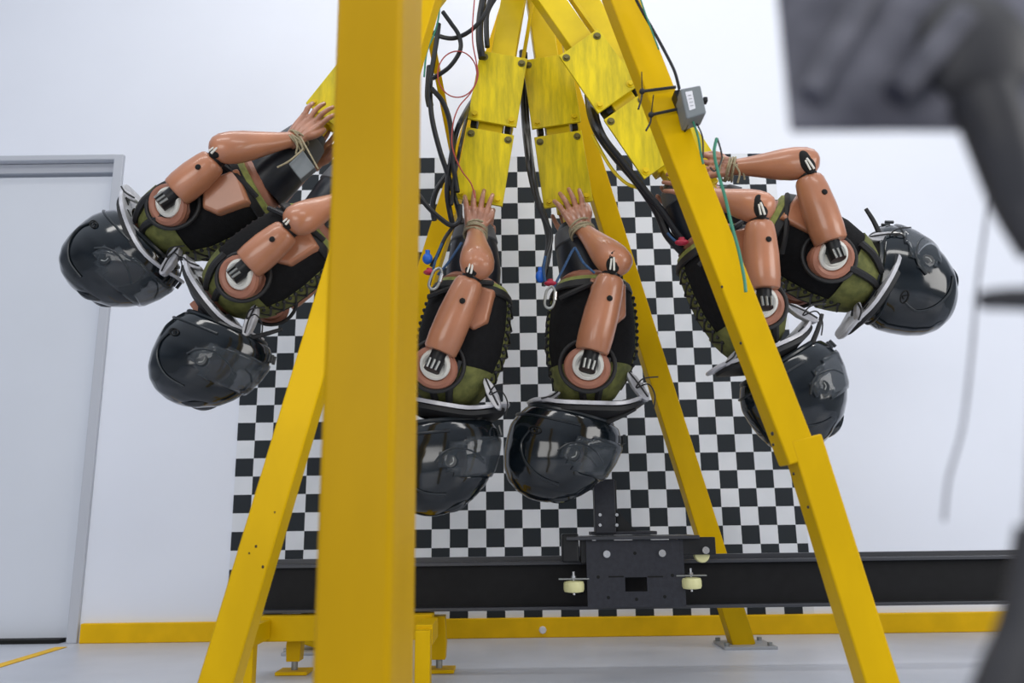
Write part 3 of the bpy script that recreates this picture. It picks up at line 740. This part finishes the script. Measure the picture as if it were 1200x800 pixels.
def plug(px, py, Y, mt, name, label, w_=.022, h_=.035):
    bm = B(); c = at(px, py, Y); ell(bm, c, (w_, .016, h_*.6)); cyl(bm, c+Vector((0, 0, h_*.3)), c+Vector((0, 0, h_*.9)), w_*.45, n=10)
    return tag(obj(name, bm, mt), label, 'connector')
plug(501, 303, 2.41, M_BLUEB, 'plug_connector', 'bright blue plug on the cord next to the thick post', .016, .03)
plug(633, 324, 2.48, M_BLUEB, 'plug_connector', 'bright blue plug left of the centre dummy waist', .015, .034)
plug(645, 332, 2.44, M_RED, 'buckle', 'red buckle above the carabiner of the centre dummy', .02, .014)
plug(503, 319, 2.37, M_RED, 'buckle', 'red buckle above the carabiner beside the thick post', .018, .014)
plug(799, 284, 2.38, M_RED, 'buckle', 'red buckle at the waist of the dummy behind the slanting front leg', .022, .016)

# hoses beside the arms
def hose(pts, Y, r, label, name='black_hose', mt=M_RUB): return cord(name, pts, Y, r, mt, label)
hose([(612, 60, 2.76), (614, 130, 2.74), (620, 190), (628, 228), (640, 262), (643, 290), (635, 330)], 2.60, .012, 'thick black hose along the left side of the centre pendulum arm')
hose([(616, 62, 2.75), (618, 135, 2.72), (625, 200), (634, 245), (646, 275), (640, 305), (637, 335)], 2.57, .007, 'thinner black hose beside the centre pendulum arm hose')
hose([(690, 85, 2.62), (690, 118, 2.58), (698, 150), (720, 182), (748, 215), (770, 248), (782, 275), (800, 295)], 2.44, .014, 'thick black hose following the arm left of the slanting front leg')
hose([(700, 95, 2.6), (697, 125, 2.55), (706, 158), (730, 190), (755, 222), (775, 246), (790, 268), (803, 285)], 2.42, .011, 'black hose bundled over the thick one left of the slanting front leg')
hose([(694, 158), (715, 195), (733, 214), (748, 220)], 2.46, .006, 'narrow yellow sleeve under the hoses left of the slanting front leg', 'cable_sleeve', M_YARM)
YW = 2.45
hose([(492, 10), (496, 24), (504, 35), (514, 42), (530, 45), (545, 40), (558, 30), (569, 15), (577, -10)], YW, .0075, 'black cable looping across the top from the thick post to the hose bundle')
hose([(519, 14), (529, 28), (537, 40), (540, 54), (536, 66), (525, 80), (507, 92)], YW-.03, .0075, 'black cable bowing right just under the top loop')
hose([(514, 28), (512, 45), (508, 70), (504, 100), (506, 137), (515, 175), (525, 205), (537, 245), (541, 262)], YW, .0085, 'long black cable hanging nearly straight beside the thick post')
hose([(504, 78), (502, 110), (504, 124)], YW+.02, .012, 'short thick black cable end beside the thick post')
hose([(506, 104), (518, 118), (526, 138), (530, 165), (531, 190), (536, 225)], YW-.02, .0085, 'black cable curving in from the post towards the left plates')
hose([(568, -10), (563, 20), (562, 45), (565, 68)], YW+.06, .013, 'thick black hose entering from the top beside the left arm plate')
hose([(584, -8), (572, 12), (570, 30), (571, 55)], YW+.05, .009, 'second black hose entering from the top beside the left arm plate')
hose([(575, 95, 2.68), (556, 115, 2.66), (542, 138), (534, 158), (528, 190), (524, 225), (530, 262)], YW, .009, 'black cable running along the left edge of the left arm plates')
hose([(570, 110, 2.68), (550, 130, 2.62), (541, 165), (536, 190), (531, 215), (529, 240)], YW-.02, .006, 'thin black cable over the left edge of the lower left plate')
hose([(491, 229), (502, 243), (515, 255), (529, 264), (538, 258), (539, 240)], YW-.04, .008, 'black cable emerging from behind the thick post at hand height')
hose([(523, 206), (512, 222), (507, 240), (509, 258)], YW+.05, .009, 'short black cable arching over the checkers beside the post')
hose([(534, 262), (522, 278), (512, 300), (505, 312)], YW-.02, .006, 'thin black cable leading down to the waist beside the thick post')
hose([(557, -10), (554, 25), (554, 50), (558, 72), (560, 90), (552, 108), (538, 125), (531, 145), (530, 172), (540, 198), (552, 215), (557, 232)], YW-.05, .0022, 'thin red wire winding down to the left dummy hand', 'red_wire', M_REDW)
hose([(560-23+23*math.cos(q*PI/8)-1, 87+27*math.sin(q*PI/8)) for q in range(17)], YW-.04, .0022, 'round loop of red wire beside the left arm plate', 'red_wire', M_REDW)
hose([(510, -10), (504, 12), (499, 30)], YW-.06, .002, 'short red wire at the top edge beside the thick post', 'red_wire', M_REDW)
hose([(516, -10), (514, 20), (508, 42), (500, 62), (497, 90)], YW-.03, .003, 'green wire dropping beside the thick post', 'green_wire', M_GRNW)
# cables along the slanting front leg
YL = 1.93
hose([(738, -15), (752, 12), (768, 40), (782, 66), (791, 85), (796, 104)], YL, .0042, 'black cable feeding the grey box from the top right')
hose([(746, -15), (757, 18), (766, 42), (772, 58)], YL-.01, .0022, 'green wire beside the black cable at the top of the slanting front leg', 'green_wire', M_GRNW)
hose([(812, 142), (818, 160), (821, 178), (824, 192)], YL, .0030, 'dark green wire hanging from the grey box', 'green_wire', M_GRNW)
hose([(815, 142), (823, 160), (824, 185)], YL+.02, .0022, 'black wire hanging from the grey box')
hose([(840, 162), (837, 178), (841, 200), (850, 232), (857, 262), (866, 295), (872, 325), (874, 342)], YL-.03, .0042, 'long green cable hanging in front of the right dummies arms', 'green_cable', M_GRNW)
hose([(841, 163), (846, 185), (838, 200), (832, 196)], YL-.03, .0024, 'thin black wire looping at the top of the long green cable')

# junction box
t = thing('junction_box', at(812, 140, 1.96), 'small grey junction box strapped to the slanting front leg with black zip ties', 'junction box')
bm = B(); q = [at(797, 104, 1.9), at(821, 99.5, 1.9), at(828, 132, 1.9), at(805, 139, 1.9)]
rings(bm, [q, [p+Vector((0, .07, 0)) for p in q]]); obj('enclosure', bm, M_GREY, t, smooth=False, bevel=.004)
bm = B(); q = [at(803, 108, 1.9), at(811, 106.5, 1.9), at(815, 127, 1.9), at(808, 129.5, 1.9)]; rings(bm, [[p-Vector((0, .0012, 0)) for p in q], [p+Vector((0, .002, 0)) for p in q]]); lb = obj('sticker', bm, M_LABEL, t, smooth=False)
lb['label'] = 'white sticker'
bm = B()
for k_ in range(4): tube(bm, [at(806+k_*1.0, 112+k_*4, 1.897), at(810+k_*1.0, 111.2+k_*4, 1.897)], .0007, 5, smooth=False)
obj('print_lines', bm, M_GREY, lb)
bm = B(); q = [at(790, 106, 1.94), at(797, 104, 1.94), at(811, 142, 1.94), at(806, 147, 1.94)]; rings(bm, [q, [p+Vector((0, .05, 0)) for p in q]]); obj('mounting_bracket', bm, M_BLACK, t, smooth=False, bevel=.002)
bm = B(); p = at(826, 118, 1.93); box(bm, p, (.012, .02, .014)); p = at(806, 137, 1.93); box(bm, p, (.02, .02, .014)); obj('cable_gland', bm, M_BLACK, t, bevel=.003)
for i, (knot, e0, tail1, tail2) in enumerate((((752.5, 107), (792, 102), (752, 84), (748, 128)), ((763, 134.5), (798, 127), (766, 111), (757, 153)))):
    bm = B(); tube(bm, [at(*knot, 1.965), at(*e0, 1.965)], .0042, 6, smooth=False); tube(bm, [at(*knot, 1.965), at(knot[0]-1, knot[1]+9, 1.955), at(*tail2, 1.95)], .0028, 6); tube(bm, [at(*knot, 1.965), at(*tail1, 1.945)], .0016, 5, smooth=False); ell(bm, at(*knot, 1.96), (.008,)*3, n=10)
    tag(obj('zip_tie', bm, M_LACE), ['upper black zip tie round the slanting front leg beside the grey box', 'lower black zip tie round the slanting front leg beside the grey box'][i], 'zip tie')
# grey block tied under the hand of the upper left dummy
t = thing('sensor_block', at(352, 196, 2.45), 'dark grey block tied with twine below the hand of the topmost left dummy', 'sensor block')
bm = B(); q = [at(338, 192, 2.42), at(355, 176, 2.42), at(369, 196, 2.42), at(352, 210, 2.42)]; rings(bm, [q, [p+Vector((0, .03, 0)) for p in q]]); obj('housing', bm, M_GREY, t, smooth=False, bevel=.003)
bm = B(); tube(bm, [at(325, 196, 2.41), at(340, 188, 2.40), at(356, 174, 2.41)], .003, 6); tube(bm, [at(352, 160, 2.41), at(362, 178, 2.40), at(373, 198, 2.41)], .003, 6); obj('twine', bm, M_ROPE, t)
# wall anchor on the baseboard
bm = B(); p = at(636, 738, 3.97); cyl(bm, p, p-Vector((0, .012, 0)), .018, .014, n=8); tag(obj('wall_plug', bm, M_LABEL), 'round white plug on the yellow skirting left of the carriage', 'wall plug')

# ------------------------------------------------------------ out-of-focus rig on the right
YF = .35
t = thing('camera_rig', at(1190, 800, YF), 'large blurred dark grey camera rig with bracket at the right edge, nearest the lens', 'camera rig')
def fpoly(name, pts, mt, dp=.05, Y=YF):
    bm = B(); q = [at(x, y, Y) for x, y in pts]
    rings(bm, [q, [p+Vector((0, dp, 0)) for p in q]]); return obj(name, bm, mt, t, smooth=False, bevel=.003)
fpoly('housing', [(908, -60), (928, 151), (1060, 150), (1290, 153), (1290, -60)], M_RIG, .006)
bm = B(); tube(bm, [at(1150, 110, YF-.01), at(1172, 170, YF-.01), at(1195, 235, YF), at(1225, 290, YF)], .012, 12, rr=lambda q: .014-.003*q); obj('bracket_arm', bm, M_RIG2, t)
bm = B(); tube(bm, [at(1030, -30, YF-.008), at(950, 110, YF-.006)], .006, 10, smooth=False); tube(bm, [at(1130, 20, YF-.01), at(1050, 110, YF-.008)], .007, 10, smooth=False); obj('housing_rib', bm, M_RIG, t)
bm = B(); ell(bm, at(1140, 60, YF+.0), (.028, .014, .03)); obj('lens_barrel', bm, M_RIG2, t)
bm = B(); tube(bm, [at(1160, 351, YF), at(1185, 350, YF), at(1240, 351, YF)], .0058, 12, rr=lambda q: .0045+.0015*q); ell(bm, at(1160, 351, YF), (.006, .005, .0046)); obj('clamp_lever', bm, M_RIG2, t)
bm = B(); tube(bm, [at(1215, 620, YF), at(1210, 690, YF), at(1203, 745, YF), at(1186, 800, YF), at(1170, 860, YF)], .014, 14, rr=lambda q: .008+.007*q); obj('stand_leg', bm, M_RIG2, t)
bm = B(); tube(bm, [at(1235, 240, YF), at(1240, 450, YF), at(1232, 650, YF)], .010, 10); obj('stand_column', bm, M_RIG2, t)
cord('dangling_cord', [(1165, 120), (1160, 220), (1146, 330), (1138, 420), (1128, 500), (1112, 560), (1106, 610)], .50, .0010, M_RIG, 'faint blurred grey cord hanging from the camera rig over the white wall', 'cord')
